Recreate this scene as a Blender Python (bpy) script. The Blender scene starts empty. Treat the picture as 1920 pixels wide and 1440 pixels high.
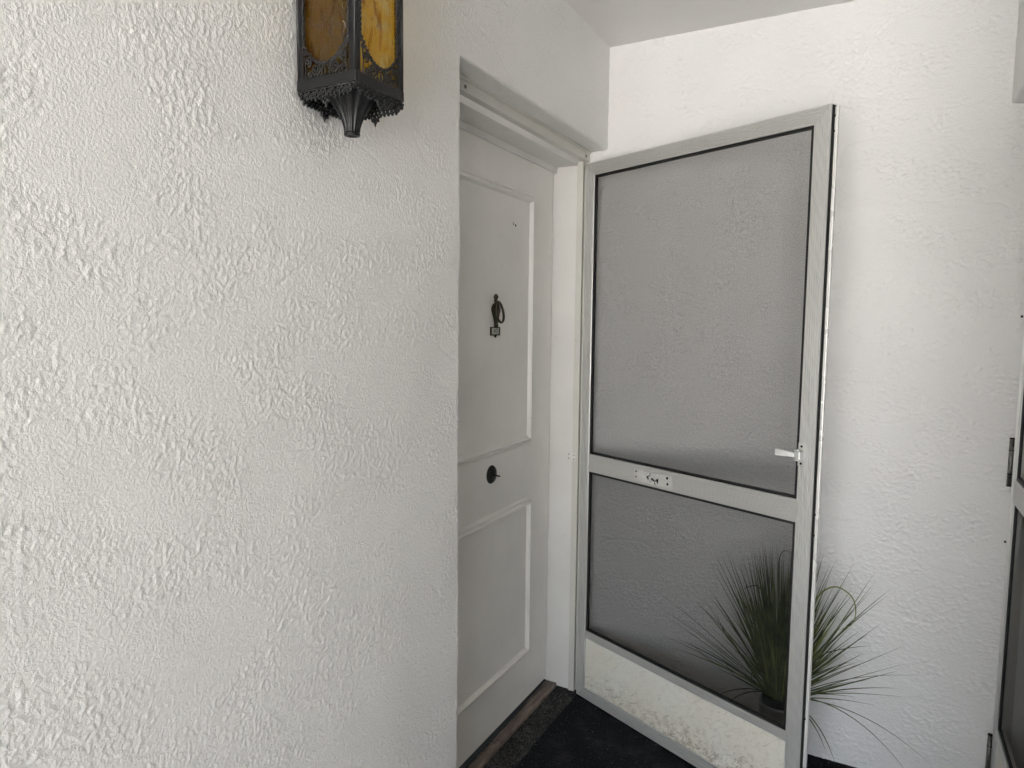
import bpy, bmesh, math, random
import numpy as np
from mathutils import Vector, Matrix, noise
random.seed(7)
R = math.radians
S = bpy.context.scene
COL = S.collection

# ------------------------------------------------------------------ camera, sky, sun, exposure
cam_d = bpy.data.cameras.new('camera'); cam = bpy.data.objects.new('camera', cam_d); COL.objects.link(cam); S.camera = cam
cam_d.sensor_width = 36; cam_d.sensor_fit = 'HORIZONTAL'; cam_d.lens = 36*1289.4/1920
cam_d.clip_start = 0.02; cam_d.clip_end = 3000
YAW, PITCH, ROLL = R(28.128), R(5.032), R(0.590)
fw = Vector((-math.sin(YAW)*math.cos(PITCH), math.cos(YAW)*math.cos(PITCH), -math.sin(PITCH)))
r0 = fw.cross(Vector((0,0,1))).normalized(); u0 = r0.cross(fw)
rr = r0*math.cos(ROLL)+u0*math.sin(ROLL); uu = -r0*math.sin(ROLL)+u0*math.cos(ROLL)
m = Matrix((rr, uu, -fw)).transposed().to_4x4(); m.translation = Vector((0.9281,-2.4687,1.465)); cam.matrix_world = m

SUN_EL, SUN_AZ = R(65), R(180)      # azimuth clockwise from +Y: behind the photographer, high enough to light only the ground outside
w = bpy.data.worlds.new('World'); S.world = w; w.use_nodes = True
nt = w.node_tree; bg = nt.nodes['Background']
sky = nt.nodes.new('ShaderNodeTexSky'); sky.sky_type = 'NISHITA'; sky.sun_disc = False
sky.sun_elevation = SUN_EL; sky.sun_rotation = SUN_AZ; sky.air_density = 1.0; sky.dust_density = 3.0; sky.ozone_density = 0.6
nt.links.new(sky.outputs[0], bg.inputs[0]); bg.inputs[1].default_value = 0.08
sd = bpy.data.lights.new('sun', 'SUN'); sd.energy = 5.0; sd.angle = R(0.53); sd.color = (1.0, 0.97, 0.92)
so = bpy.data.objects.new('sun', sd); COL.objects.link(so)
sdir = Vector((math.sin(SUN_AZ)*math.cos(SUN_EL), math.cos(SUN_AZ)*math.cos(SUN_EL), math.sin(SUN_EL)))
so.rotation_euler = (-sdir).to_track_quat('-Z', 'Y').to_euler(); so.location = (0,-8,12)
S.view_settings.view_transform = 'Standard'; S.view_settings.look = 'None'
S.view_settings.exposure = 3.72; S.view_settings.gamma = 1.0
S.cycles.max_bounces = 8; S.cycles.diffuse_bounces = 5; S.cycles.glossy_bounces = 3; S.cycles.transparent_max_bounces = 12

# ------------------------------------------------------------------ materials
def mat(name, col=(.5,.5,.5), rough=.5, metal=0., spec=.5):
    mt = bpy.data.materials.new(name); mt.use_nodes = True
    b = mt.node_tree.nodes['Principled BSDF']
    b.inputs['Base Color'].default_value = (*col, 1); b.inputs['Roughness'].default_value = rough
    b.inputs['Metallic'].default_value = metal; b.inputs['Specular IOR Level'].default_value = spec
    return mt, mt.node_tree, b
class NB:
    def __init__(s, nt, coord='Object'):
        s.nt = nt; s.tc = nt.nodes.new('ShaderNodeTexCoord'); s.co = s.tc.outputs[coord]
    def l(s, a, b): s.nt.links.new(a, b)
    def mapping(s, scale=(1,1,1), rot=(0,0,0), loc=(0,0,0), src=None):
        n = s.nt.nodes.new('ShaderNodeMapping'); n.inputs['Scale'].default_value = scale; n.inputs['Rotation'].default_value = rot
        n.inputs['Location'].default_value = loc; s.l(src or s.co, n.inputs[0]); return n.outputs[0]
    def noise(s, scale, detail=2, rough=.5, dist=0, vec=None, col=False):
        n = s.nt.nodes.new('ShaderNodeTexNoise'); n.inputs['Scale'].default_value = scale; n.inputs['Detail'].default_value = detail
        n.inputs['Roughness'].default_value = rough; n.inputs['Distortion'].default_value = dist
        s.l(vec or s.co, n.inputs['Vector']); return n.outputs['Color' if col else 'Fac']
    def voro(s, scale, feature='F1', vec=None, rnd=1):
        n = s.nt.nodes.new('ShaderNodeTexVoronoi'); n.feature = feature; n.inputs['Scale'].default_value = scale
        n.inputs['Randomness'].default_value = rnd; s.l(vec or s.co, n.inputs['Vector']); return n.outputs['Distance']
    def ramp(s, v, a, b, lo=0., hi=1., smooth=True):
        n = s.nt.nodes.new('ShaderNodeMapRange'); n.interpolation_type = 'SMOOTHSTEP' if smooth else 'LINEAR'
        for i, x in zip(('From Min','From Max','To Min','To Max'), (a,b,lo,hi)): n.inputs[i].default_value = x
        s.l(v, n.inputs['Value']); return n.outputs[0]
    def math(s, op, a, b=None):
        n = s.nt.nodes.new('ShaderNodeMath'); n.operation = op
        for i, x in enumerate((a,b)):
            if x is None: continue
            if isinstance(x, (int,float)): n.inputs[i].default_value = x
            else: s.l(x, n.inputs[i])
        return n.outputs[0]
    def mix(s, f, a, b):
        n = s.nt.nodes.new('ShaderNodeMix'); n.data_type = 'RGBA'
        for k, x in ((0,f),(6,a),(7,b)):
            if isinstance(x, (int,float)): n.inputs[k].default_value = x
            elif isinstance(x, tuple): n.inputs[k].default_value = (*x, 1)
            else: s.l(x, n.inputs[k])
        return n.outputs[2]
    def bump(s, h, dist, strength=1., nrm=None):
        n = s.nt.nodes.new('ShaderNodeBump'); n.inputs['Distance'].default_value = dist; n.inputs['Strength'].default_value = strength
        s.l(h, n.inputs['Height'])
        if nrm: s.l(nrm, n.inputs['Normal'])
        return n.outputs[0]
    def vadd(s, a, b, k):
        n = s.nt.nodes.new('ShaderNodeVectorMath'); n.operation = 'MULTIPLY_ADD'
        s.l(b, n.inputs[0]); n.inputs[1].default_value = (k,k,k); s.l(a, n.inputs[2]); return n.outputs[0]

def wall_paint(name, col, rough=.33):
    mt, t, b = mat(name, col, rough); n = NB(t)
    n.l(n.bump(n.ramp(n.noise(210, 3, .62), .32, .70), .0009, .8), b.inputs['Normal'])
    n.l(n.mix(n.ramp(n.noise(1.7, 3, .6), .3, .7), tuple(c*.96 for c in col), col), b.inputs['Base Color'])
    return mt
M = {}
M['stucco_a'] = wall_paint('stucco_paint', (.81,.805,.79))
M['stucco_b'] = wall_paint('stucco_paint_back', (.785,.78,.77))
M['stucco_c'] = wall_paint('stucco_paint_ceiling', (.78,.77,.75))

def painted(name, col, rough=.42, mottling=.055, streak=True):
    mt, t, b = mat(name, col, rough); n = NB(t)
    f = n.noise(3.0, 4, .6); g = n.noise(40, 3, .6)
    c = n.mix(n.ramp(f, .3, .75), tuple(x*(1-mottling*1.6) for x in col), col)
    sp = n.ramp(n.noise(55, 2, .5, vec=n.mapping(loc=(5,2,9))), .715, .76)
    c = n.mix(n.math('MULTIPLY', sp, .22), c, tuple(x*.45 for x in col))
    n.l(c, b.inputs['Base Color'])
    if streak: n.l(n.bump(n.noise(90, 3, .55, vec=n.mapping(scale=(1,1,.25))), .0010, .7), b.inputs['Normal'])
    n.l(n.ramp(g, .3, .7, rough-.06, rough+.10), b.inputs['Roughness'])
    return mt
M['door'] = painted('door_paint', (.85,.835,.805))
M['trim'] = painted('trim_paint', (.80,.79,.765))
M['bar'] = painted('bar_paint', (.66,.65,.60), .4)

def metal(name, col, rough, met, streak_axis=(40,40,3), amt=.25, bump=.0002):
    mt, t, b = mat(name, col, rough, met); n = NB(t)
    s = n.noise(6, 4, .65, vec=n.mapping(scale=streak_axis)); d = n.noise(5, 4, .6)
    c = n.mix(n.ramp(s, .3, .75), tuple(x*(1-amt) for x in col), tuple(min(1,x*(1+amt*.3)) for x in col))
    c = n.mix(n.math('MULTIPLY', n.ramp(d, .5, .75), .22), c, tuple(x*.72 for x in col))
    n.l(c, b.inputs['Base Color']); n.l(n.ramp(d, .3, .7, rough-.05, rough+.07), b.inputs['Roughness'])
    n.l(n.bump(s, bump), b.inputs['Normal'])
    return mt
M['alu_v'] = metal('aluminium_vertical', (.66,.66,.645), .36, .55, (60,60,.6), .012, .000001)
M['alu_h'] = metal('aluminium_horizontal', (.63,.63,.615), .36, .55, (.6,60,60), .012, .000001)
M['alu_bright'] = metal('aluminium_bright', (.86,.86,.84), .28, .25, (60,60,2), .06)
M['iron'] = metal('black_cast_iron', (.012,.0125,.0135), .36, .2, (20,20,20), .4, .0006)
M['bronze'] = metal('dark_bronze', (.065,.06,.038), .32, .7, (30,30,30), .4, .0004)
M['black'] = mat('black_rubber', (.006,.006,.006), .6)[0]
M['hole'] = mat('dark_hole', (.006,.006,.005), .9)[0]
M['steel'] = metal('hinge_steel', (.25,.25,.235), .4, .8, (10,10,10), .5)
M['plate'] = metal('scratched_plate', (.70,.70,.675), .3, .35, (2,60,60), .12, .00003)
M['zinc'] = metal('latch_grey', (.62,.63,.615), .36, .4, (10,10,10), .08, .00003)

def mesh_mat(name, trans, col):
    mt = bpy.data.materials.new(name); mt.use_nodes = True; t = mt.node_tree; t.nodes.clear()
    n = NB(t); out = t.nodes.new('ShaderNodeOutputMaterial'); mx = t.nodes.new('ShaderNodeMixShader')
    tr = t.nodes.new('ShaderNodeBsdfTransparent'); df = t.nodes.new('ShaderNodeBsdfDiffuse'); df.inputs[0].default_value = (*col,1)
    n.l(n.math('ADD', n.ramp(n.noise(330, 1, .5), .3, .7, -.11, .11), n.ramp(n.noise(5, 3, .6), .3, .7, trans-.006, trans+.006)), mx.inputs[0])
    n.l(df.outputs[0], mx.inputs[1]); n.l(tr.outputs[0], mx.inputs[2]); n.l(mx.outputs[0], out.inputs[0])
    return mt
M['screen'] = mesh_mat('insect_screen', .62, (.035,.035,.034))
M['screen_shaded'] = mesh_mat('shaded_insect_screen', .52, (.018,.018,.017))  # same mesh for the lower openings, shade put into its colour and transparency

def kick_mat():
    mt, t, b = mat('cream_kick_plate', (.62,.60,.50), .45); n = NB(t, 'Generated')
    sep = t.nodes.new('ShaderNodeSeparateXYZ'); n.l(n.co, sep.inputs[0])
    oc = t.nodes.new('ShaderNodeTexCoord').outputs['Object']
    grad = n.ramp(n.math('ADD', sep.outputs[2], n.math('MULTIPLY', n.noise(5,3,vec=oc), .5)), .95, .25)
    gradx = n.ramp(sep.outputs[0], -.1, .8, .35, 1.)
    def scr(rot, sc, lo, hi):
        v = n.mapping(scale=sc, src=n.mapping(rot=(0,rot,0), src=oc)); return n.ramp(n.noise(9, 3, .6, dist=.9, vec=v), lo, hi)
    s1 = scr(.75, (1.8,1,14), .61, .67); s2 = scr(.35, (2.4,1,19), .61, .67); s3 = scr(1.2, (3.4,1,21), .62, .68)
    s = n.math('MAXIMUM', n.math('MAXIMUM', s1, s2), s3)
    amt = n.math('MULTIPLY', n.math('MULTIPLY', s, gradx), n.ramp(grad, 0, 1, .30, 1.))
    dirt = n.math('MULTIPLY', n.ramp(n.noise(38,6,.8,vec=oc), .40, .70), n.math('MULTIPLY', n.ramp(grad, 0, 1, .14, .95), gradx))
    c = n.mix(n.ramp(n.noise(6,3,vec=oc), .3, .7), (.76,.75,.69), (.73,.70,.60))
    c = n.mix(dirt, c, (.25,.19,.125)); c = n.mix(n.math('MULTIPLY', amt, .85), c, (.11,.09,.06))
    n.l(c, b.inputs['Base Color']); n.l(n.bump(s, .0004, .5), b.inputs['Normal'])
    return mt
M['kick'] = kick_mat()

def carpet(name, a, b_, speck):
    mt, t, b = mat(name, a, .95, spec=.1); n = NB(t)
    f = n.noise(170, 3, .75); g = n.noise(9, 4, .65)
    c = n.mix(n.ramp(f, .40, .68), a, b_); c = n.mix(n.math('MULTIPLY', n.ramp(g, .45, .75), .5), c, tuple(x*1.7 for x in b_))
    fib = n.ramp(n.noise(70, 3, .7, dist=1.5, vec=n.mapping(scale=(1,2.4,1), rot=(0,0,.7))), .66, .72)
    c = n.mix(n.math('MULTIPLY', fib, .5), c, tuple(min(1,x*4) for x in b_))
    n.l(n.mix(n.math('MULTIPLY', n.ramp(n.noise(150,1,.5,vec=n.mapping(loc=(1,4,2))), .735, .775), speck), c, (.42,.41,.38)), b.inputs['Base Color'])
    n.l(n.bump(n.math('ADD', f, n.noise(90, 3, .6)), .008), b.inputs['Normal'])
    return mt
M['carpet'] = carpet('black_carpet', (.008,.009,.010), (.030,.033,.036), .9)
M['carpet_worn'] = carpet('worn_carpet', (.020,.020,.020), (.105,.105,.10), .9)

def sill_mat():
    mt, t, b = mat('worn_brown_sill', (.16,.12,.10), .7); n = NB(t)
    v = n.mapping(scale=(8,1.2,8)); f = n.noise(9, 5, .65, vec=v); g = n.noise(30, 4, .7)
    c = n.mix(n.ramp(f, .3, .7), (.11,.082,.066), (.24,.19,.165)); c = n.mix(n.math('MULTIPLY', n.ramp(g,.55,.7), .7), c, (.06,.05,.042))
    n.l(c, b.inputs['Base Color']); n.l(n.bump(n.math('ADD', f, g), .0012), b.inputs['Normal']); return mt
M['sill'] = sill_mat()

def glass_mat():
    mt = bpy.data.materials.new('amber_glass'); mt.use_nodes = True; t = mt.node_tree; t.nodes.clear(); n = NB(t)
    out = t.nodes.new('ShaderNodeOutputMaterial')
    tr = t.nodes.new('ShaderNodeBsdfTransparent'); tl = t.nodes.new('ShaderNodeBsdfTranslucent'); gl = t.nodes.new('ShaderNodeBsdfGlossy')
    st = n.ramp(n.noise(9, 3, .6, dist=1.2, vec=n.mapping(scale=(6,6,1.4))), .565, .66)
    blot = n.ramp(n.noise(30, 3, .55, dist=.8), .38, .62)
    c = n.mix(blot, (.99,.89,.48), (.999,.965,.76)); c = n.mix(n.math('MULTIPLY', st, .6), c, (.62,.38,.12))
    n.l(c, tr.inputs[0]); tl.inputs[0].default_value = (.85,.50,.08,1)
    nb = n.bump(n.math('ADD', n.noise(60,2), st), .004)
    gl.inputs['Roughness'].default_value = .08; n.l(nb, gl.inputs['Normal']); n.l(nb, tl.inputs['Normal'])
    m1 = t.nodes.new('ShaderNodeMixShader'); m1.inputs[0].default_value = .12; n.l(tr.outputs[0], m1.inputs[1]); n.l(tl.outputs[0], m1.inputs[2])
    m2 = t.nodes.new('ShaderNodeMixShader'); m2.inputs[0].default_value = .05; n.l(m1.outputs[0], m2.inputs[1]); n.l(gl.outputs[0], m2.inputs[2])
    n.l(m2.outputs[0], out.inputs[0]); return mt
M['amber'] = glass_mat()
M['backplate'] = metal('bronze_backplate', (.11,.07,.035), .4, .3, (12,12,12), .5)

def leaf_mat():
    mt, t, b = mat('grass_blade', (.04,.06,.02), .5); n = NB(t)
    c = n.mix(n.ramp(n.noise(25, 3, .6), .3, .7), (.018,.028,.009), (.10,.12,.038))
    n.l(c, b.inputs['Base Color']); b.inputs['Roughness'].default_value = .5
    return mt
M['leaf'] = leaf_mat()
M['leaf2'] = mat('grass_blade_light', (.17,.19,.06), .5)[0]
M['pot'] = painted('grey_ceramic', (.26,.26,.25), .35)
M['soil'] = mat('black_basket', (.008,.008,.008), .8)[0]
M['white_plate'] = mat('name_plate_white', (.62,.61,.55), .4)[0]
def conc():
    mt, t, b = mat('sunlit_concrete', (.42,.41,.39), .9); n = NB(t)
    n.l(n.mix(n.ramp(n.noise(1.2,5,.65),.3,.7), (.37,.36,.345), (.46,.45,.43)), b.inputs['Base Color'])
    n.l(n.bump(n.noise(60,4,.6), .003), b.inputs['Normal']); return mt
M['conc'] = conc()
def pale_ground():
    mt, t, b = mat('pale_paving', (.5,.5,.48), .95); n = NB(t)
    n.l(n.mix(n.ramp(n.noise(.4,5,.6),.35,.65), (.46,.455,.44), (.54,.53,.515)), b.inputs['Base Color']); return mt
M['ground'] = pale_ground()
M['light_blocker'] = wall_paint('light_blocker_paint', (.25,.24,.225), .7)  # dark tone of the added wall, chosen to reflect little light

# ------------------------------------------------------------------ mesh helpers
class MB:
    def __init__(s): s.v = []; s.f = []; s.sm = []
    def add(s, vs, fs, smooth=False):
        o = len(s.v); s.v += [tuple(x) for x in vs]; s.f += [tuple(i+o for i in f) for f in fs]; s.sm += [smooth]*len(fs); return s
    def box(s, a, b):
        x0,y0,z0 = a; x1,y1,z1 = b
        return s.add([(x0,y0,z0),(x1,y0,z0),(x1,y1,z0),(x0,y1,z0),(x0,y0,z1),(x1,y0,z1),(x1,y1,z1),(x0,y1,z1)],
                     [(3,2,1,0),(4,5,6,7),(0,1,5,4),(1,2,6,5),(2,3,7,6),(3,0,4,7)])
    def tube(s, pts, r, n=6, smooth=True, cap=True):
        pts = [Vector(p) for p in pts]; rad = r if isinstance(r, (list,tuple)) else [r]*len(pts)
        t0 = (pts[1]-pts[0]).normalized(); ref = Vector((0,0,1)) if abs(t0.z) < .9 else Vector((1,0,0))
        nx = t0.cross(ref).normalized(); vs = []; fs = []
        for i, p in enumerate(pts):
            t = (pts[min(i+1,len(pts)-1)]-pts[max(i-1,0)]).normalized()
            nx = (nx - t*nx.dot(t)).normalized(); ny = t.cross(nx)
            for k in range(n):
                a = 2*math.pi*k/n; vs.append(p+(nx*math.cos(a)+ny*math.sin(a))*rad[i])
        for i in range(len(pts)-1):
            for k in range(n): fs.append((i*n+k, i*n+(k+1)%n, (i+1)*n+(k+1)%n, (i+1)*n+k))
        if cap: fs += [tuple(range(n-1,-1,-1)), tuple((len(pts)-1)*n+k for k in range(n))]
        return s.add(vs, fs, smooth)
    def lathe(s, prof, c=(0,0,0), n=24, axis='Z', flute=0, famp=0., smooth=True):
        vs = []; fs = []
        for (r, h) in prof:
            for k in range(n):
                a = 2*math.pi*k/n; q = r*(1+famp*math.cos(flute*a)) if flute else r
                x, y = q*math.cos(a), q*math.sin(a)
                p = (x,y,h) if axis == 'Z' else ((h,x,y) if axis == 'X' else (x,h,y))
                vs.append((p[0]+c[0],p[1]+c[1],p[2]+c[2]))
        for i in range(len(prof)-1):
            for k in range(n): fs.append((i*n+k, i*n+(k+1)%n, (i+1)*n+(k+1)%n, (i+1)*n+k))
        fs += [tuple(range(n-1,-1,-1)), tuple((len(prof)-1)*n+k for k in range(n))]
        return s.add(vs, fs, smooth)
    def ring(s, c, R1, r, ux, uy, n=14, k=5):
        c = Vector(c); ux = Vector(ux); uy = Vector(uy); nz = ux.cross(uy).normalized(); vs = []; fs = []
        for i in range(n):
            a = 2*math.pi*i/n; d = ux*math.cos(a)+uy*math.sin(a)
            for j in range(k):
                b = 2*math.pi*j/k; vs.append(c+d*(R1+r*math.cos(b))+nz*r*math.sin(b))
        for i in range(n):
            for j in range(k): fs.append((i*k+j, ((i+1)%n)*k+j, ((i+1)%n)*k+(j+1)%k, i*k+(j+1)%k))
        return s.add(vs, fs, True)
    def ball(s, c, r, n=8):
        pr = [(r*math.sin(math.pi*i/6)+1e-5, -r*math.cos(math.pi*i/6)) for i in range(7)]
        return s.lathe(pr, c, n)
    def build(s, name, m_, parent=None, bevel=0., seg=2, kind=None, label=None):
        me = bpy.data.meshes.new(name); me.from_pydata(s.v, [], s.f)
        me.polygons.foreach_set('use_smooth', s.sm)
        bm = bmesh.new(); bm.from_mesh(me)
        if bevel:
            bmesh.ops.bevel(bm, geom=list(bm.edges), offset=bevel, segments=seg, affect='EDGES', profile=.5, clamp_overlap=True)
        bmesh.ops.recalc_face_normals(bm, faces=list(bm.faces)); bm.to_mesh(me); bm.free()
        me.materials.append(m_)
        o = bpy.data.objects.new(name, me); COL.objects.link(o)
        if parent: o.parent = parent
        if kind: o['kind'] = kind
        if label: o['label'] = label
        return o
def box(name, a, b, m_, parent=None, bevel=0., **k): return MB().box(a, b).build(name, m_, parent, bevel, **k)
def thing(name, loc, label, cat, rz=0., group=None):
    o = bpy.data.objects.new(name, None); COL.objects.link(o); o.location = loc; o.rotation_euler = (0,0,rz)
    o.empty_display_size = .1; o['label'] = label; o['category'] = cat; o['kind'] = 'thing'
    if group: o['group'] = group
    return o
def prism(name, prof, axis, lo, hi, m_, parent=None, mitre=(0,0), origin=0., kind=None, smooth=False):
    """extrude a 2D profile (a across, b depth) along X or Z; mitre shifts the ends with a"""
    vs = []; n = len(prof)
    for end, e in ((lo,0),(hi,1)):
        for a, b in prof:
            L = end + mitre[e]*(a-origin)
            vs.append((L, b, a) if axis == 'X' else (a, b, L))
    fs = [(i, (i+1)%n, n+(i+1)%n, n+i) for i in range(n)] + [tuple(range(n)), tuple(range(2*n-1, n-1, -1))]
    return MB().add(vs, fs, smooth).build(name, m_, parent, kind=kind)
def fluted(a0, a1, d=.024, ridges=6, depth=.0028, flat=.004):
    """front face (depth 0) with shallow grooves between a0 and a1, back at depth d"""
    pr = [(a0, .001)]
    w_ = (a1-a0-2*flat)/ridges
    pr.append((a0+.001, 0)); pr.append((a0+flat, 0))
    for i in range(ridges):
        b = a0+flat+i*w_
        pr += [(b+w_*.12, depth), (b+w_*.38, depth), (b+w_*.5, 0), (b+w_*.999, 0)]
    pr += [(a1-.001, 0), (a1, .001), (a1, d), (a0, d)]
    return pr

# ------------------------------------------------------------------ setting
ZC, ZH, OW = 2.475, 2.108, -1.012          # ceiling, header underside, near edge of the door opening
YA, YC = -6.0, -1.1                      # where the left and right walls end out of view, lengths set for the light
XC = 1.225                                 # face of the right wall
def vnoise(x, y, seed):
    """smooth 2-D gradient noise on numpy arrays, about -0.7..0.7"""
    xi = np.floor(x).astype(np.int64); yi = np.floor(y).astype(np.int64); xf = x-xi; yf = y-yi
    def g(i, j):
        h = (i*374761393+j*668265263+seed*982451653) & 0x7fffffff
        h = ((h ^ (h >> 13))*1274126177) & 0x7fffffff; h = (h ^ (h >> 16)) & 0xffff
        a = h*(2*np.pi/65536.); return np.cos(a), np.sin(a)
    u = xf*xf*xf*(xf*(xf*6-15)+10); v = yf*yf*yf*(yf*(yf*6-15)+10)
    def dot(di, dj):
        c, s_ = g(xi+di, yi+dj); return c*(xf-di)+s_*(yf-dj)
    n0 = dot(0,0)*(1-u)+dot(1,0)*u; n1 = dot(0,1)*(1-u)+dot(1,1)*u
    return n0*(1-v)+n1*v
def sst(x, a, b):
    t = np.clip((x-a)/(b-a), 0, 1); return t*t*(3-2*t)
def relief(a, b, seed, amp, el=1.0):
    """knock-down stucco relief in metres: raised dabs, orange peel, trowelled flat patches and skip edges"""
    wa = a+.010*vnoise(a*14, b*14, seed+1)+.003*vnoise(a*60, b*60, seed+2); wb = b+.010*vnoise(a*14, b*14, seed+3)+.003*vnoise(a*60, b*60, seed+4)
    dabs = sst(vnoise(wa*118*el, wb*104, seed+5)+.45*vnoise(wa*240*el, wb*215, seed+6), -.05, .36)
    peel = sst(vnoise(wa*205*el, wb*185, seed+7), -.10, .34)
    drag = sst(vnoise((wa+.45*wb)*120*el, (wb-.45*wa)*42, seed+16), .02, .34)*sst(vnoise(a*7, b*7, seed+17), -.05, .22)
    worm = sst(1-np.abs(vnoise(wa*60*el, wb*60, seed+8))*5, .3, .95)*sst(vnoise(a*11, b*11, seed+9), .0, .25)
    rough = sst(vnoise(a*6.5, b*8, seed+10)+.5*vnoise(a*15, b*19, seed+11), -.38, .22)
    plate = vnoise(wa*3.4, wb*9.0, seed+12)+.35*vnoise(wa*9, wb*20, seed+13)
    flat = sst(plate, .25, .268)                                    # trowelled plates standing slightly proud
    line = sst(1-np.abs(vnoise(wa*1.9, wb*6.5, seed+18))*75, .0, .7)*sst(vnoise(a*3, b*4, seed+19), .08, .2)   # trowel lines
    h = (.66*dabs+.42*peel+.34*drag+.12*worm)*(.20+.80*rough)*(1-.85*flat)+.40*flat-.60*line
    h += 1.2*(vnoise(a*2.3, b*2.3, seed+14)+.5*vnoise(a*5, b*5, seed+15))   # the wall is not dead flat
    return h*.0018*amp
def sheet(A, B, f):
    """grid of points f(a,b) -> (n,3), quads"""
    aa, bb = np.meshgrid(A, B, indexing='ij'); P = f(aa.ravel(), bb.ravel()); na, nb = len(A), len(B)
    i = np.arange(na*nb).reshape(na, nb)
    Q = np.stack([i[:-1,:-1], i[1:,:-1], i[1:,1:], i[:-1,1:]], -1).reshape(-1, 4)
    return P, Q
def np_mesh(name, parts, boxes, m_):
    """one mesh from displaced sheets plus plain boxes behind them"""
    V, Q, sm, o = [], [], [], 0
    for P, q in parts: V.append(P); Q.append(q+o); sm.append(np.ones(len(q), bool)); o += len(P)
    for a, b in boxes:
        t = MB().box(a, b); V.append(np.array(t.v)); Q.append(np.array(t.f)+o); sm.append(np.zeros(6, bool)); o += 8
    V = np.concatenate(V).astype(np.float32); Q = np.concatenate(Q).astype(np.int32); sm = np.concatenate(sm)
    me = bpy.data.meshes.new(name); me.vertices.add(len(V)); me.vertices.foreach_set('co', V.ravel())
    me.loops.add(Q.size); me.loops.foreach_set('vertex_index', Q.ravel())
    me.polygons.add(len(Q)); me.polygons.foreach_set('loop_start', np.arange(0, Q.size, 4, dtype=np.int32))
    me.polygons.foreach_set('use_smooth', sm); me.update(calc_edges=True); me.validate()
    me.materials.append(m_); o = bpy.data.objects.new(name, me); COL.objects.link(o); o['kind'] = 'structure'; return o
def wrap(t, edge, sgn, r, depth):
    """arc-length t past the start of a rounded corner at coordinate `edge`: returns (coordinate, inset, normal_along, normal_out)"""
    q = np.pi*r/2; a = np.clip(t/q, 0, 1)*np.pi/2
    c = edge-sgn*r+np.minimum(t, 0)*sgn+sgn*r*np.sin(a); ins = r*(1-np.cos(a))+np.maximum(t-q, 0)
    return c, ins, np.sin(a)*sgn, np.cos(a)
def side_wall(name, xf, sg, yend, step, seed, m_):
    """stucco wall facing sg*x with the doorway recess between OW and the back wall"""
    r = .008; dep = .100
    # body of the wall, rounded into the near reveal of the recess
    ts = np.arange(yend-(OW-r), 0, step); ts = np.concatenate([ts, np.linspace(0, np.pi*r/2, 6)[0:], np.arange(np.pi*r/2+step, dep, step)])
    zs = np.concatenate([np.arange(-.02, ZH, step), [ZH]])
    def f1(t, z):
        y, ins, ny, nx = wrap(t, OW, 1, r, dep); d = relief(t+OW, z, seed, 1.); return np.stack([xf-sg*ins+sg*nx*d, y+ny*d, z], -1)
    # header above, rounded into the soffit
    tz = np.concatenate([np.arange(ZC+.02, ZH+r, -step), [ZH+r]])
    ysA = np.concatenate([np.arange(yend, OW-r, step), [OW-r, OW]]); ysB = np.concatenate([np.arange(OW, -.001, step), [-.0005]])
    def f2(y, z): d = relief(y+r, z, seed, 1.); return np.stack([xf+sg*d, y, z], -1)
    tb = np.concatenate([-(tz-(ZH+r)), np.linspace(0, np.pi*r/2, 6)[1:], np.arange(np.pi*r/2+step, dep, step)])
    def f3(y, t):
        z, ins, nz, nx = wrap(t, ZH, -1, r, dep); d = relief(y+r, ZH-t, seed, 1.); return np.stack([xf-sg*ins+sg*nx*d, y, z+nz*d], -1)
    parts = [sheet(ts, zs, f1), sheet(ysA, np.concatenate([tz[:-1], [ZH+r, ZH]]), f2), sheet(ysB, tb, f3)]
    bx = lambda a, b, y0, y1, z0, z1: ((min(xf-sg*a,xf-sg*b),y0,z0),(max(xf-sg*a,xf-sg*b),y1,z1))
    return np_mesh(name, parts, [bx(.007,.07,YA if sg > 0 else YC,OW-.007,-.02,ZC+.02), bx(.010,.07,OW-.0069,-.0005,ZH+.008,ZC+.02)], m_)
side_wall('wall_left', 0., 1, -2.3, .0025, 11, M['stucco_a'])
side_wall('wall_right', XC, -1, YC, .008, 37, M['stucco_a'])
def fb(x, z): d = relief(x*1.0, z, 71, 1.9, .62); return np.stack([x, -d-.0005, z], -1)
np_mesh('wall_back', [sheet(np.arange(-.12, XC+.08, .0036), np.arange(-.02, ZC+.02, .0034), fb)], [((-.45,.004,-.02),(1.75,.2,ZC+.02))], M['stucco_b'])
def fc(x, y): d = relief(x, y, 93, .55, .8); return np.stack([x, y, ZC-d], -1)
np_mesh('ceiling', [sheet(np.arange(-.01, XC+.02, .008), np.arange(-2.4, .003, .008), fc)], [((-3.5,-6.0,ZC+.004),(4.5,.0,ZC+.25))], M['stucco_c'])
# unseen building and an added blocking wall, so that daylight comes only from the open side
box('wall_front_left', (-3.5,YA,-.02), (-.071,YA+.12,ZC), M['stucco_a'], kind='structure')
box('wall_front_right', (XC+.071,YC,-.02), (4.5,YC+.12,ZC), M['stucco_a'], kind='structure')
box('light_blocker_wall', (2.6,-6.0,-.02), (2.8,YC-.001,ZC), M['light_blocker'], kind='structure')  # unseen dark wall, added to cut the light on the left wall
box('floor', (-3.5,-9,-.2), (4.5,.2,-.012), M['conc'], kind='structure')
box('carpet', (-.066,-1.5,-.012), (XC+.06,-.001,.0), M['carpet'], kind='structure')
box('carpet_strip', (-.165,OW,-.012), (-.067,-.001,.003), M['carpet_worn'], kind='structure')
gm = MB(); gm.add([(-600,-1200,-.25),(600,-1200,-.25),(600,800,-.25),(-600,800,-.25)], [(0,1,2,3)]); gm.build('ground', M['ground'], kind='structure')

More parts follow.
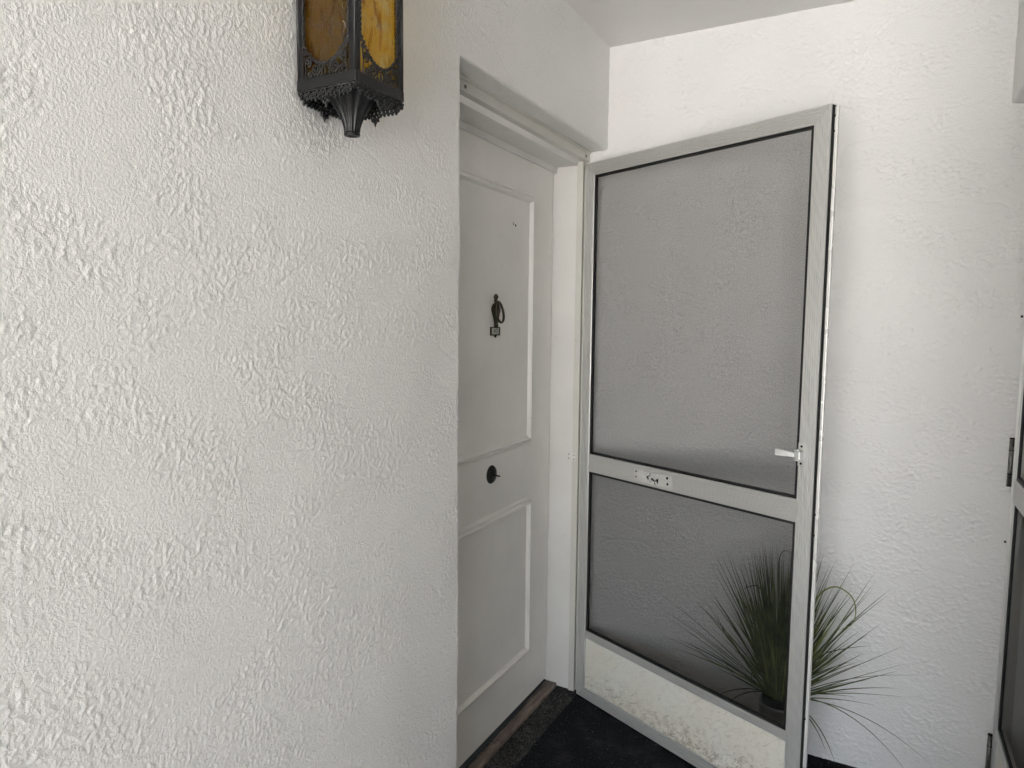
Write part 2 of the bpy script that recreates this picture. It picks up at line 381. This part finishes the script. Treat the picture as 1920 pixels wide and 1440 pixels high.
# ------------------------------------------------------------------ entry door frame (built along the left wall)
def door_frame(sx, x0, label_frame, detail=True):
    """sx=+1: recess goes to -x from x0 (left wall); sx=-1 mirrored for the right wall"""
    X = lambda d: x0 - sx*d
    def bx(name, d0, d1, y0, y1, z0, z1, m_, par, bev=.0015, **k):
        a, b = sorted((X(d0), X(d1))); return box(name, (a,y0,z0), (b,y1,z1), m_, par, bev, **k)
    t = thing('door_frame', (0,0,0), label_frame, 'door frame')
    bx('side_jamb', .108, .26, -.022, -.0005, .004, 2.0595, M['trim'], t)
    bx('side_jamb', .108, .26, OW, OW+.024, .004, 2.0595, M['trim'], t)
    bx('head_jamb', .108, .26, OW+.0, -.0005, 2.060, 2.12, M['trim'], t)
    bx('door_stop', .193, .2035, OW+.026, -.0225, 2.0375, 2.0595, M['trim'], t)
    s_ = bx('threshold', .160, .26, OW+.025, -.0225, -.012, .018, M['sill'], t, .004)
    # screen door bar: a stepped strip round the opening
    hb = bx('head_bar', .068, .0915, OW+.001, -.0008, 2.0705, 2.1075, M['bar'], t, .0012)
    bx('lip', .064, .0678, OW+.001, -.0008, 2.0985, 2.1075, M['bar'], hb, .001)
    bx('end_cap', .0655, .0675, -.055, -.028, 2.071, 2.098, M['bar'], hb, .0006)
    for y in (-.884,-.048):
        MB().lathe([(.0001,0),(.005,0),(.005,sx*.0025),(.003,sx*.0035)], (X(.0678),y,2.083), 12, 'X').build('screw', M['steel'] if y < -.5 else M['hole'], hb)
    sb = bx('side_bar', .083, .107, -.030, -.0008, .004, 2.070, M['bar'], t, .0012)
    bx('side_bar', .083, .107, OW+.001, OW+.030, .004, 2.070, M['bar'], t, .0012)
    return t, X
fr, XL = door_frame(1, 0., 'white painted wooden door frame with aluminium head bar beside the open screen door')
# small painted hinge plate on the far jamb with four screw holes
hp = box('strike_plate', (-.131,-.0245,.937), (-.1085,-.0215,.966), M['trim'], fr, .0008)
box('strike_plate', (-.1068,-.0325,.937), (-.092,-.0295,.966), M['trim'], fr, .0008)
for x, y in ((-.124,-.0246),(-.0985,-.0326)):
    for z in (.943,.959): MB().lathe([(.0001,-.0006),(.0022,-.0006),(.0022,.0004),(.0001,.0004)], (x,y,z), 10, 'Y').build('screw_hole', M['hole'], fr)

# ------------------------------------------------------------------ entry door (left)
XD = -.206
def panel_door(x, sx, label):
    d = thing('entry_door', (x,0,0), label, 'door')
    yA, yB = OW+.030, -.0285
    box('door_slab', (-.044 if sx > 0 else 0.,yA,.030), (0. if sx > 0 else .044,yB,2.045), M['door'], d, .002)
    box('gap_shade_strip', (-.030 if sx > 0 else .012,-.0283,.03), (-.012 if sx > 0 else .030,-.0222,2.037), M['black'], d)  # black strip added in the gap to stand in for its shade
    prof = [(0,0),(.004,.006),(.009,.0075),(.013,.003),(.018,.013),(.025,.015),(.030,.008),(.033,.0)]   # across, proud
    def frame(y0, y1, z0, z1):
        n = len(prof)
        def strip(p, q, inn_p, inn_q):
            vs = []
            for (a, b) in prof:
                vs.append((sx*(b+.0002), p[0]+inn_p[0]*a, p[1]+inn_p[1]*a))
            for (a, b) in prof:
                vs.append((sx*(b+.0002), q[0]+inn_q[0]*a, q[1]+inn_q[1]*a))
            fs = [(i, i+1, n+i+1, n+i) for i in range(n-1)]+[(0,n-1,2*n-1,n)]+[tuple(range(n)), tuple(range(2*n-1,n-1,-1))]
            MB().add(vs, fs).build('moulding', M['door'], d)
        bl, br, tl, tr = (y0,z0),(y1,z0),(y0,z1),(y1,z1)
        strip(bl, br, (1,1), (-1,1)); strip(tl, tr, (1,-1), (-1,-1)); strip(bl, tl, (1,1), (1,-1)); strip(br, tr, (-1,1), (-1,-1))
    return d, frame
door, fr_m = panel_door(XD, 1, 'closed white entry door with two moulded panels, dark knocker and black lock rosette')
fr_m(-.838, -.195, 1.018, 1.928)
fr_m(-.838, -.190, .205, .822)
# lock rosette and spindle
kb = MB().lathe([(.0001,0),(.031,0),(.031,.002),(.028,.006),(.014,.0075),(.012,.010),(.0001,.010)], (0,-.490,.958), 40, 'X').build('lock_rosette', M['black'], door)
MB().tube([(.009,-.490,.957),(.034,-.489,.955)], [.0028,.0024], 8).build('spindle', M['black'], kb)
for dy, dz in ((.003,.006),(.006,-.004)): MB().lathe([(.0001,0),(.0022,0),(.0001,.0012)], (.0101,-.490+dy,.958+dz), 8, 'X').build('lock_pin', M['steel'], kb)
# door knocker
kn = bpy.data.objects.new('door_knocker', None); COL.objects.link(kn); kn.parent = door; kn.location = (0,-.474,1.50)
pl = MB(); pl.lathe([(.0001,.0),(.005,.002),(.008,.008),(.0045,.012),(.008,.017),(.009,.022),(.005,.028),(.0001,.032)], (.004,0,.031), 14)
vs = []; prof_u = [(.008,.033),(.022,.028),(.031,.016),(.030,.006),(.022,-.010),(.013,-.026),(.008,-.040),(.010,-.046)]     # urn: wide shoulders running down to a stem
for hw, z in prof_u:
    for k in range(14):
        a = 2*math.pi*k/14; vs.append((.0055+.0055*math.cos(a), hw*math.sin(a), z))
pl.add(vs, [(i*14+k, i*14+(k+1)%14, (i+1)*14+(k+1)%14, (i+1)*14+k) for i in range(len(prof_u)-1) for k in range(14)]+[tuple(range(14)), tuple(range(len(prof_u)*14-1, len(prof_u)*14-15, -1))], True)
pl.ball((.006,0,-.043), .008, 10)
pl.build('knocker_body', M['bronze'], kn)
rg = MB(); pts = []
for i in range(29):
    a = 2*math.pi*i/28; pts.append((.013+.012*(1-math.cos(a))*.5, .024*math.sin(a)*(1-.12*math.cos(a)), .002+.034*math.cos(a)))
rg.tube(pts, .0042, 8, cap=False); rg.build('striker_loop', M['bronze'], kn)
np_ = MB(); np_.box((0,-.031,-.0755), (.004,.031,-.0715)); np_.box((0,-.031,-.051), (.004,.031,-.047)); np_.box((0,-.031,-.0713), (.004,-.025,-.0512)); np_.box((0,.025,-.0713), (.004,.031,-.0512))
np_.ball((.003,0,-.078), .0045, 8)
np_.build('plate_frame', M['bronze'], kn)
box('number_plate', (0.0002,-.0248,-.0712), (.002,.0248,-.0513), M['white_plate'], kn)
tx = bpy.data.curves.new('numerals', 'FONT'); tx.body = '10'; tx.size = .021; tx.align_x = 'CENTER'; tx.align_y = 'CENTER'; tx.extrude = .0004
to = bpy.data.objects.new('numerals', tx); COL.objects.link(to); bpy.context.view_layer.update()
me = bpy.data.meshes.new_from_object(to.evaluated_get(bpy.context.evaluated_depsgraph_get())); bpy.data.objects.remove(to)
me.materials.append(M['bronze']); to = bpy.data.objects.new('numerals', me); COL.objects.link(to); to.parent = kn
to.location = (.0028,0,-.0605); to.rotation_euler = (R(90),0,R(90)); to.scale = (1.5,1,1)
# old screw holes and filler marks
for y, z, r in ((-.348,1.806,.0034),(-.333,1.803,.0045),(-.352,1.813,.0018)):
    MB().lathe([(.0001,0),(r,0),(.0001,.0008)], (.0002,y,z), 10, 'X').build('screw_hole', M['hole'], door)
# ragged black sweep showing under the door
ws = MB(); N = 60; ya, yb = OW+.028, -.026
for k in range(2):
    vs = []
    for i in range(N+1):
        f = i/N; y = ya+(yb-ya)*f; wd = (.030-.022*f)*(1 if k == 0 else .55)
        j = noise.noise(Vector((y*14, k*5., 0)))*.004+noise.noise(Vector((y*60, k*9., 2)))*.0016
        x0_ = -.004 if k == 0 else .010
        vs += [(x0_-.02*(k == 0), y, .0195+.0015*k), (x0_+wd*(.8 if k == 0 else .3)+j, y, .0195+.0015*k), (x0_+wd*(.8 if k == 0 else .3)+j, y, .0182), (x0_-.02*(k == 0), y, .0182)]
    fs = []
    for i in range(N):
        for q in range(4): fs.append((i*4+q, i*4+(q+1)%4, (i+1)*4+(q+1)%4, (i+1)*4+q))
    fs += [(0,1,2,3), (N*4+3,N*4+2,N*4+1,N*4)]
    ws = MB().add(vs, fs).build('door_sweep', M['black'] if k == 0 else M['carpet_worn'], door)

# ------------------------------------------------------------------ screen doors (local X = away from hinge, Y = back, Z = up)
def screen_door(root, wd=.918, mid=(.908,.975), inner=True):
    lo, hi, st = .006, 2.056, .047
    b0 = -.008
    def strips(u0, u1, z0, z1):      # black spline round an opening
        e = .0085
        for nm, a, b in (('spline',(u0,.0045,z0),(u0+e,.012,z1)),('spline',(u1-e,.0045,z0),(u1,.012,z1)),
                         ('spline',(u0+e,.0045,z0),(u1-e,.012,z0+e)),('spline',(u0+e,.0045,z1-e),(u1-e,.012,z1))):
            box(nm, a, b, M['black'], root)
    ul, ur = b0+st-.003, wd-st
    prism('stile', fluted(b0, ul, ridges=5), 'Z', lo, hi, M['alu_v'], root, mitre=(1,-1), origin=b0)
    prism('stile', [(a, b) for a, b in fluted(ur, wd, ridges=6)], 'Z', lo, hi, M['alu_v'], root, mitre=(-1,1), origin=wd)
    prism('rail', fluted(hi-st+.001, hi, ridges=6), 'X', b0, wd, M['alu_h'], root, mitre=(-1,1), origin=hi)
    prism('rail', fluted(lo, lo+.044, ridges=4), 'X', b0, wd, M['alu_h'], root, mitre=(1,-1), origin=lo)
    mr = prism('rail', fluted(mid[0], mid[1], ridges=9, depth=.0009), 'X', ul, ur, M['alu_h'], root)
    prism('rail', fluted(.251, .281, ridges=4, depth=.002), 'X', ul, ur, M['alu_h'], root)
    for z0, z1 in ((.2812,mid[0]-.0002),(mid[1]+.0002,hi-st+.0008)):
        strips(ul+.0002, ur-.0002, z0, z1)
        N, K = 14, 18; vs = []; fs = []
        for i in range(N+1):
            for k in range(K+1):
                u = ul+.004+(ur-ul-.008)*i/N; z = z0+.004+(z1-z0-.008)*k/K
                sag = noise.noise(Vector((u*4, z*3, 1)))*.002*math.sin(math.pi*i/N)*math.sin(math.pi*k/K)
                vs.append((u, .009+sag, z))
        for i in range(N):
            for k in range(K): fs.append((i*(K+1)+k, (i+1)*(K+1)+k, (i+1)*(K+1)+k+1, i*(K+1)+k+1))
        MB().add(vs, fs, True).build('screen_mesh', M['screen'] if z0 > .5 else M['screen_shaded'], root)
    box('kick_panel', (ul+.0004,.005,.0504), (ur-.0004,.012,.2508), M['kick'], root, .0004)
    # free edge: dark gap, bright flange with screws
    box('edge_gap', (wd+.0002,.004,lo+.002), (wd+.003,.020,hi-.003), M['hole'], root)
    eg = box('edge_flange', (wd+.0032,.013,lo+.002), (wd+.012,.0225,hi-.006), M['alu_bright'], root, .0012)
    for z in (.19,.34,.88,.94,1.985,2.025):
        MB().ball((wd+.003,.010,z), .0042, 8).build('edge_screw', M['hole'], eg)
    return ul, ur, mr
sdoor = thing('screen_door', (-.06,-.045,.0), 'open aluminium screen door with scuffed cream kick plate and lever latch', 'screen door', R(-23.5))
ul, ur, mr = screen_door(sdoor)
# latch with lever
lt = bpy.data.objects.new('latch', None); COL.objects.link(lt); lt.parent = sdoor; lt.location = (.881,-.0005,1.105)
box('latch_plate', (-.0095,-.003,-.0335), (.0105,0,.0335), M['zinc'], lt, .001)
lb = MB(); lb.box((-.010,-.024,-.013), (.008,-.0032,.013)); lb.build('latch_housing', M['zinc'], lt, .004)
lb = MB(); lb.tube([(-.013,-.017,.014),(.002,-.017,.014)], .004, 8); lb.tube([(-.013,-.017,-.013),(.002,-.017,-.013)], .004, 8); lb.build('latch_lug', M['zinc'], lt)
lv = MB(); vs = []
for u, hz, y0, y1 in ((-.004,.006,-.021,-.0125),(-.03,.0075,-.028,-.020),(-.062,.0105,-.034,-.0275)):
    zc = (u+.004)*-.05
    vs += [(u,y0,zc-hz),(u,y0,zc+hz),(u,y1,zc+hz),(u,y1,zc-hz)]
lv.add(vs, [(0,1,2,3),(8,11,10,9)]+[(i*4+q,(i+1)*4+q,(i+1)*4+(q+1)%4,i*4+(q+1)%4) for i in range(2) for q in range(4)])
lv.build('lever', M['zinc'], lt, .001)
for z in (.024,-.025): MB().lathe([(.0001,-.0012),(.003,-.0008),(.0036,0),(.0001,.0004)], (0,-.003,z), 10, 'Y').build('screw', M['hole'], lt)
# plate with corroded screws on the middle rail
pt = box('cover_plate', (.266,-.0022,.918), (.434,-.0002,.960), M['plate'], sdoor, .0006)
for u, z, r in ((.275,.951,.0035),(.275,.932,.003),(.412,.951,.0048),(.414,.931,.0045),(.327,.939,.0045),(.334,.945,.003),(.338,.953,.0028),(.330,.934,.0035),(.348,.936,.0045),(.355,.933,.0035),(.361,.932,.003),(.370,.935,.0055),(.371,.927,.003),(.359,.924,.003)):
    MB().lathe([(.0001,-.0012),(r*.7,-.001),(r,0),(.0001,.0002)], (u,-.0023,z), 9, 'Y').build('plate_screw', M['hole'], pt)
box('hinge_edge', (-.0155,.002,.02), (-.0085,.020,2.045), M['bar'], sdoor, .0008)

# ------------------------------------------------------------------ neighbour's doorway in the right wall
fr2, XR = door_frame(-1, XC, 'white door frame of the closed doorway across from the lantern')
door2, fm2 = panel_door(XC+.206, -1, 'closed white panel door seen behind the shut screen door')
fm2(-.838, -.195, 1.018, 1.928); fm2(-.838, -.190, .205, .822)
sd2 = thing('screen_door', (XC+.062,-.036,.0), 'shut aluminium screen door with exposed hinges in the right wall', 'screen door', R(-90))
screen_door(sd2, mid=(.965,1.035))
for z in (1.075,.165):
    h = MB(); h.tube([(-.011,-.006,z-.07),(-.011,-.006,z+.07)], .0062, 10)
    hg = h.build('hinge', M['steel'], sd2)
    for q in (-.0705,-.035,.035,.0705): MB().ring((-.011,-.006,z+q), .0055, .0016, (1,0,0), (0,1,0), 12, 5).build('knuckle_ring', M['hole'], hg)
for z in (1.50,.835):
    MB().ball((-.016,-.004,z), .0035, 8).build('bar_screw', M['hole'], sd2)

# ------------------------------------------------------------------ wall lantern
LW, LX, LY, LZ = .128, .012, -1.555, 1.875
lan = thing('wall_lantern', (0,LY,LZ), 'black cast iron lantern with amber glass panes hanging on the stucco wall', 'lantern')
LH = .30
x0, x1, y0, y1 = LX, LX+LW, 0., LW
bd = MB()
corners = [(x0,y0),(x1,y0),(x1,y1),(x0,y1)]
for i, (cx, cy) in enumerate(corners):
    sx_, sy_ = (1 if cx == x0 else -1), (1 if cy == y0 else -1)
    p = MB(); t_ = .013
    p.box((min(cx,cx+sx_*t_),min(cy,cy+sy_*.003),0), (max(cx,cx+sx_*t_),max(cy,cy+sy_*.003),LH))
    p.box((min(cx,cx+sx_*.003),min(cy+sy_*.0031,cy+sy_*t_),0), (max(cx,cx+sx_*.003),max(cy+sy_*.0031,cy+sy_*t_),LH))
    p.tube([(cx+sx_*.001,cy+sy_*.001,0),(cx+sx_*.001,cy+sy_*.001,LH)], .0028, 8)
    p.build('corner_post', M['iron'], lan, 0)
    # rope twist along both inner edges
    for (ox, oy) in ((sx_*.0135, sy_*.001), (sx_*.001, sy_*.0135)):
        for ph in (0, math.pi):
            pass
        rp = MB(); pts = []
        for k in range(100):
            a = k*.9; pts.append((cx+ox+.0016*math.cos(a), cy+oy+.0016*math.sin(a), .056+(LH-.056)*k/99))
        rp.tube(pts, .0021, 5); rp.tube([(q[0]-.0032*math.cos(k*.9), q[1]-.0032*math.sin(k*.9), q[2]) for k, q in enumerate(pts)], .0021, 5)
        rp.build('rope_trim', M['iron'], lan)
# bottom and top rails
for z0, z1 in ((-.012,.006),(LH,LH+.014)):
    for a, b in (((x0-.002,y0-.002,z0),(x1+.002,y0+.006,z1)),((x0-.002,y1-.006,z0),(x1+.002,y1+.002,z1)),((x1-.006,y0+.0062,z0),(x1+.002,y1-.0062,z1)),((x0-.002,y0+.0062,z0),(x0+.006,y1-.0062,z1))):
        box('rail', a, b, M['iron'], lan, .0015)
# panes
for nm, a, b in (('glass_pane',(x0+.005,y0+.005,.002),(x1-.005,y0+.0075,LH-.002)),('glass_pane',(x1-.0075,y0+.0078,.002),(x1-.005,y1-.0078,LH-.002)),('glass_pane',(x0+.005,y1-.0075,.002),(x1-.005,y1-.005,LH-.002))):
    box(nm, a, b, M['amber'], lan)
box('back_plate', (x0-.0005,y0+.008,.0), (x0+.002,y1-.008,LH), M['backplate'], lan)
box('wall_mount', (.0005,y0+.03,.08), (x0-.001,y1-.03,LH+.09), M['iron'], lan, .002)
# scrollwork over the foot of each pane; P maps (along, up, out) onto a face
faces = [lambda s, u, o=0.: (x0+s, y0-o, u), lambda s, u, o=0.: (x1+o, y0+s, u), lambda s, u, o=0.: (x0+s, y1+o, u)]
def spiral(mb, P, cx, cz, r, turns, sgn, a0, th, o=.001):
    pts = []
    n = int(14*turns)
    for k in range(n+1):
        f = k/n; a = a0+sgn*turns*2*math.pi*f; q = r*(1-.78*f); pts.append(P(cx+q*math.cos(a), cz+q*math.sin(a), o))
    mb.tube(pts, [th*1.25*(1-.3*k/n) for k in range(n+1)], 6); mb.ball(pts[-1], th*1.9, 6)
for P in faces:
    mb = MB(); c = LW/2
    arc = lambda s: .024+.040*abs((s-c)/(c-.014))**2.2      # U shaped upper edge of the fretwork
    pts = [(P(.014+(LW-.028)*k/30, arc(.014+(LW-.028)*k/30), .001)) for k in range(31)]
    mb.tube(pts, .0016, 5)
    for k in range(23):
        s = .016+(LW-.032)*k/22; mb.ball(P(s, arc(s)+.0025, .0015), .0031 if k % 2 else .0024, 6)
    for sg in (-1,1):
        spiral(mb, P, c+sg*.021, .0185, .0115, 1.7, sg, math.pi/2, .0019)
        spiral(mb, P, c+sg*.039, .034, .0085, 1.4, -sg, -math.pi/2, .0016)
        spiral(mb, P, c+sg*.036, .013, .006, 1.2, sg, 0, .0014)
        spiral(mb, P, c+sg*.046, .050, .005, 1.2, sg, 0, .0013)
        mb.tube([P(c+sg*.048,.006,.001),P(c+sg*.044,.02,.001),P(c+sg*.047,.045,.001)], .0014, 5)
        mb.tube([P(c+sg*.006,.006,.001),P(c+sg*.009,.014,.001),P(c+sg*.004,.024,.001)], .0014, 5)
        for q in range(6): mb.ball(P(c+sg*(.010+.007*q), .0075, .001), .0023, 6)
    for q in range(5): mb.ball(P(c, .008+.004*q, .0015), .0024-.0002*q, 6)
    mb.build('scrollwork', M['iron'], lan)
# pierced skirt under each rail, deepest in the middle
faces4 = faces + [lambda s, u, o=0.: (x0-o, y0+s, u)]
for fi, P in enumerate(faces4):
    mb = MB(); U = Vector(P(1,0))-Vector(P(0,0)); UZ = Vector((0,0,1))
    dep = lambda s: .008+.012*max(0., 1-abs(s-LW/2)/(LW/2))**.8
    n = 14
    for k in range(n):
        s = .005+(LW-.010)*k/(n-1); d = dep(s); rows = max(1, round(d/.0076))
        for q in range(rows):
            mb.ring(P(s+(.0022 if q % 2 else -.001), -.0160-.0074*q, .0005*(-1)**k), .0034+.0007*((k+q) % 2), .0019, U, UZ, 9, 5)
            mb.ball(P(s+.0046, -.0165-.0074*q, .001), .0021, 6)
        mb.ball(P(s+(.0022 if rows % 2 else -.001), -.0145-.0074*rows, .0005), .0031, 6)
    mb.tube([P(.002,-.0138,0),P(LW-.002,-.0138,0)], .0022, 5)
    for sg in (-1,1): mb.ball(P(LW/2+sg*.005,-.0355,.0005), .0040, 6)
    mb.ball(P(LW/2,-.0385,.0005), .0042, 6); mb.tube([P(LW/2,-.038,.0005),P(LW/2,-.048,.0005)], [.0036,.0006], 6)
    mb.build('skirt', M['iron'], lan)
cx_, cy_ = (x0+x1)/2, (y0+y1)/2
fin = MB(); prof = []
for k in range(19):
    f = k/18; r = .0135+.0365*(1-f)**1.8 ; prof.append((r, -.007-.068*f))
fin.lathe([(.046,.006)]+prof, (cx_,cy_,0), 112, 'Z', 14, .045)
fb = fin.build('finial', M['iron'], lan)
MB().lathe([(.0135,-.0745),(.0145,-.0765),(.0138,-.079),(.009,-.0795),(.0085,-.077),(.0001,-.077)], (cx_,cy_,0), 24).build('finial_lip', M['iron'], fb)
box('bottom_plate', (x0+.004,y0+.004,-.006), (x1-.004,y1-.004,.001), M['iron'], lan)
cap = MB(); ap = (cx_,cy_,LH+.10); e = .016
cap.add([(x0-e+.012,y0-e,LH+.0142),(x1+e,y0-e,LH+.0142),(x1+e,y1+e,LH+.0142),(x0-e+.012,y1+e,LH+.0142),(cx_-.02,cy_-.02,LH+.075),(cx_+.02,cy_-.02,LH+.075),(cx_+.02,cy_+.02,LH+.075),(cx_-.02,cy_+.02,LH+.075)],
        [(3,2,1,0),(4,5,6,7),(0,1,5,4),(1,2,6,5),(2,3,7,6),(3,0,4,7)]); cap.build('cap', M['iron'], lan, .002)
tf = MB(); tf.lathe([(.018,.0),(.012,.012),(.016,.02),(.006,.034),(.008,.04),(.0001,.05)], (cx_,cy_,LH+.0755), 20); tf.build('cap_finial', M['iron'], lan)

# ------------------------------------------------------------------ potted grass behind the screen door
PX, PY, PR = .693, -.155, .060
pl = thing('potted_grass', (PX,PY,0), 'spiky dark green ornamental grass in a grey pot behind the screen door', 'plant')
MB().lathe([(.0001,.0),(.046,.0),(.050,.004),(.056,.12),(PR,.235),(PR+.001,.243),(PR-.004,.243),(PR-.006,.22),(.0001,.22)], (0,0,.0005), 40).build('pot', M['pot'], pl)
MB().lathe([(.0001,.221),(.050,.222),(.052,.262),(.056,.268),(.052,.270),(.048,.262),(.0001,.258)], (0,0,.0005), 28).build('basket', M['soil'], pl)
def blade(mb, base, d0, L, curl, curl_ax, wd, n=10):
    p = Vector(base); d = Vector(d0).normalized(); pts = []; ws_ = []
    st = L/n
    cth, sth = math.cos(R(-23.5)), math.sin(R(-23.5))
    for k in range(n+1):
        f = k/n; pts.append(p.copy()); ws_.append(wd*(1-.97*f**1.6)*(.55+.45*min(1, f*4)))
        d = (d+Vector(curl_ax)*curl/n).normalized(); p = p+d*st
        wy = PY+p.y
        if wy > -.006: p.y = -.006-PY; d.y *= -.2
        lx, ly = PX+p.x+.06, PY+p.y+.045               # stay behind the screen door
        u_, v_ = lx*cth+ly*sth, -lx*sth+ly*cth
        if u_ < .95 and v_ < .034:
            p += Vector((-sth, cth, 0))*(.034-v_)
        if p.z < .006: p.z = .006
    vs = []; fs = []
    for k, (q, ww) in enumerate(zip(pts, ws_)):
        t = (pts[min(k+1,n)]-pts[max(k-1,0)]).normalized(); s = t.cross(Vector((random.uniform(-.3,.3),1,.2))).normalized(); nn = t.cross(s)
        vs += [q-s*ww, q+nn*ww*.35, q+s*ww]
    for k in range(n):
        for j in (0,1): fs.append((k*3+j, k*3+j+1, (k+1)*3+j+1, (k+1)*3+j))
    mb.add(vs, fs, True)
dark, lite = MB(), MB()
for i in range(420):
    az = random.uniform(0, 2*math.pi); rb = random.uniform(0,.040)
    u = random.random(); tilt = abs(random.gauss(0, .31)) if u < .88 else random.uniform(.55, 1.2)
    dx = math.cos(az)*math.sin(tilt); dy = math.sin(az)*math.sin(tilt)*.45
    L = random.uniform(.26,.51) if tilt < .55 else random.uniform(.20,.40)
    base = (math.cos(az)*rb, math.sin(az)*rb, .262)
    mb = dark if random.random() < .90 else lite
    blade(mb, base, (dx,dy,math.cos(tilt)), L, random.uniform(.0,.28)*(1+tilt*.6), (math.cos(az)*.45, math.sin(az)*.2, -.45-.6*tilt), random.uniform(.0019,.0042))
for (dx, dy, dz, L, cu, ax, wd) in ((.55,-.1,.35,.42,1.9,(.35,0,-1),.0023),(.8,0,.25,.44,1.1,(.2,0,-1),.002),(.6,-.1,-.05,.24,1.6,(.1,0,-1.2),.003),(.35,-.1,.0,.20,1.3,(-.1,0,-1.2),.003),
      (-.8,0,.75,.46,.35,(-.3,0,-.7),.0019),(-.9,0,.7,.45,.4,(-.3,0,-.6),.0017),(-1,0,.5,.42,.5,(-.2,0,-.6),.0017),(-.85,.0,.55,.40,.3,(-.2,0,-.5),.0018),(-.7,0,.15,.22,1.3,(-.4,0,-1),.0026),(-.6,0,.1,.18,1.6,(-.3,0,-1),.0026),
      (.7,0,.6,.40,.6,(.3,0,-.8),.0018),(.75,0,.5,.38,.2,(.2,0,-.3),.0018),(.6,0,.5,.42,.2,(.2,0,-.2),.0018)):
    blade(dark, (dx*.04,dy*.04,.262), (dx,dy,dz), L, cu, ax, wd, 14)
# blades that arch right over
def loop_blade(mb, pts, wd):
    P = [Vector((x-PX, 0., z)) for x, z in pts]; P = [P[0]]+P+[P[-1]]; out = []
    for i in range(1, len(P)-2):
        for k in range(7):
            t = k/7; a, b, c, d = P[i-1:i+3]
            out.append(.5*((2*b)+(c-a)*t+(2*a-5*b+4*c-d)*t*t+(3*b-a-3*c+d)*t**3))
    out.append(P[-2]); n = len(out); vs = []; fs = []
    for k, q in enumerate(out):
        t = (out[min(k+1,n-1)]-out[max(k-1,0)]).normalized(); s_ = Vector((-t.z,0,t.x)); ww = wd*(1-.9*(k/n)**2)
        q = q+Vector((0,-.004-.012*math.sin(3*k/n),0)); vs += [q-s_*ww, q+Vector((0,-.4*ww,0)), q+s_*ww]
    for k in range(n-1):
        for j in (0,1): fs.append((k*3+j, k*3+j+1, (k+1)*3+j+1, (k+1)*3+j))
    mb.add(vs, fs, True)
loop_blade(lite, [(.70,.265),(.745,.45),(.79,.61),(.838,.662),(.885,.645),(.902,.60),(.892,.55),(.852,.523)], .0030)
loop_blade(dark, [(.688,.265),(.672,.50),(.648,.585),(.615,.62),(.585,.612),(.572,.60)], .0028)
loop_blade(dark, [(.69,.265),(.682,.55),(.676,.70),(.684,.745),(.705,.75),(.722,.72)], .0018)
loop_blade(dark, [(.675,.265),(.618,.40),(.60,.47),(.612,.505),(.628,.50)], .0026)
dark.build('grass_blades', M['leaf'], pl, kind='stuff'); lite.build('grass_blades', M['leaf2'], pl, kind='stuff')
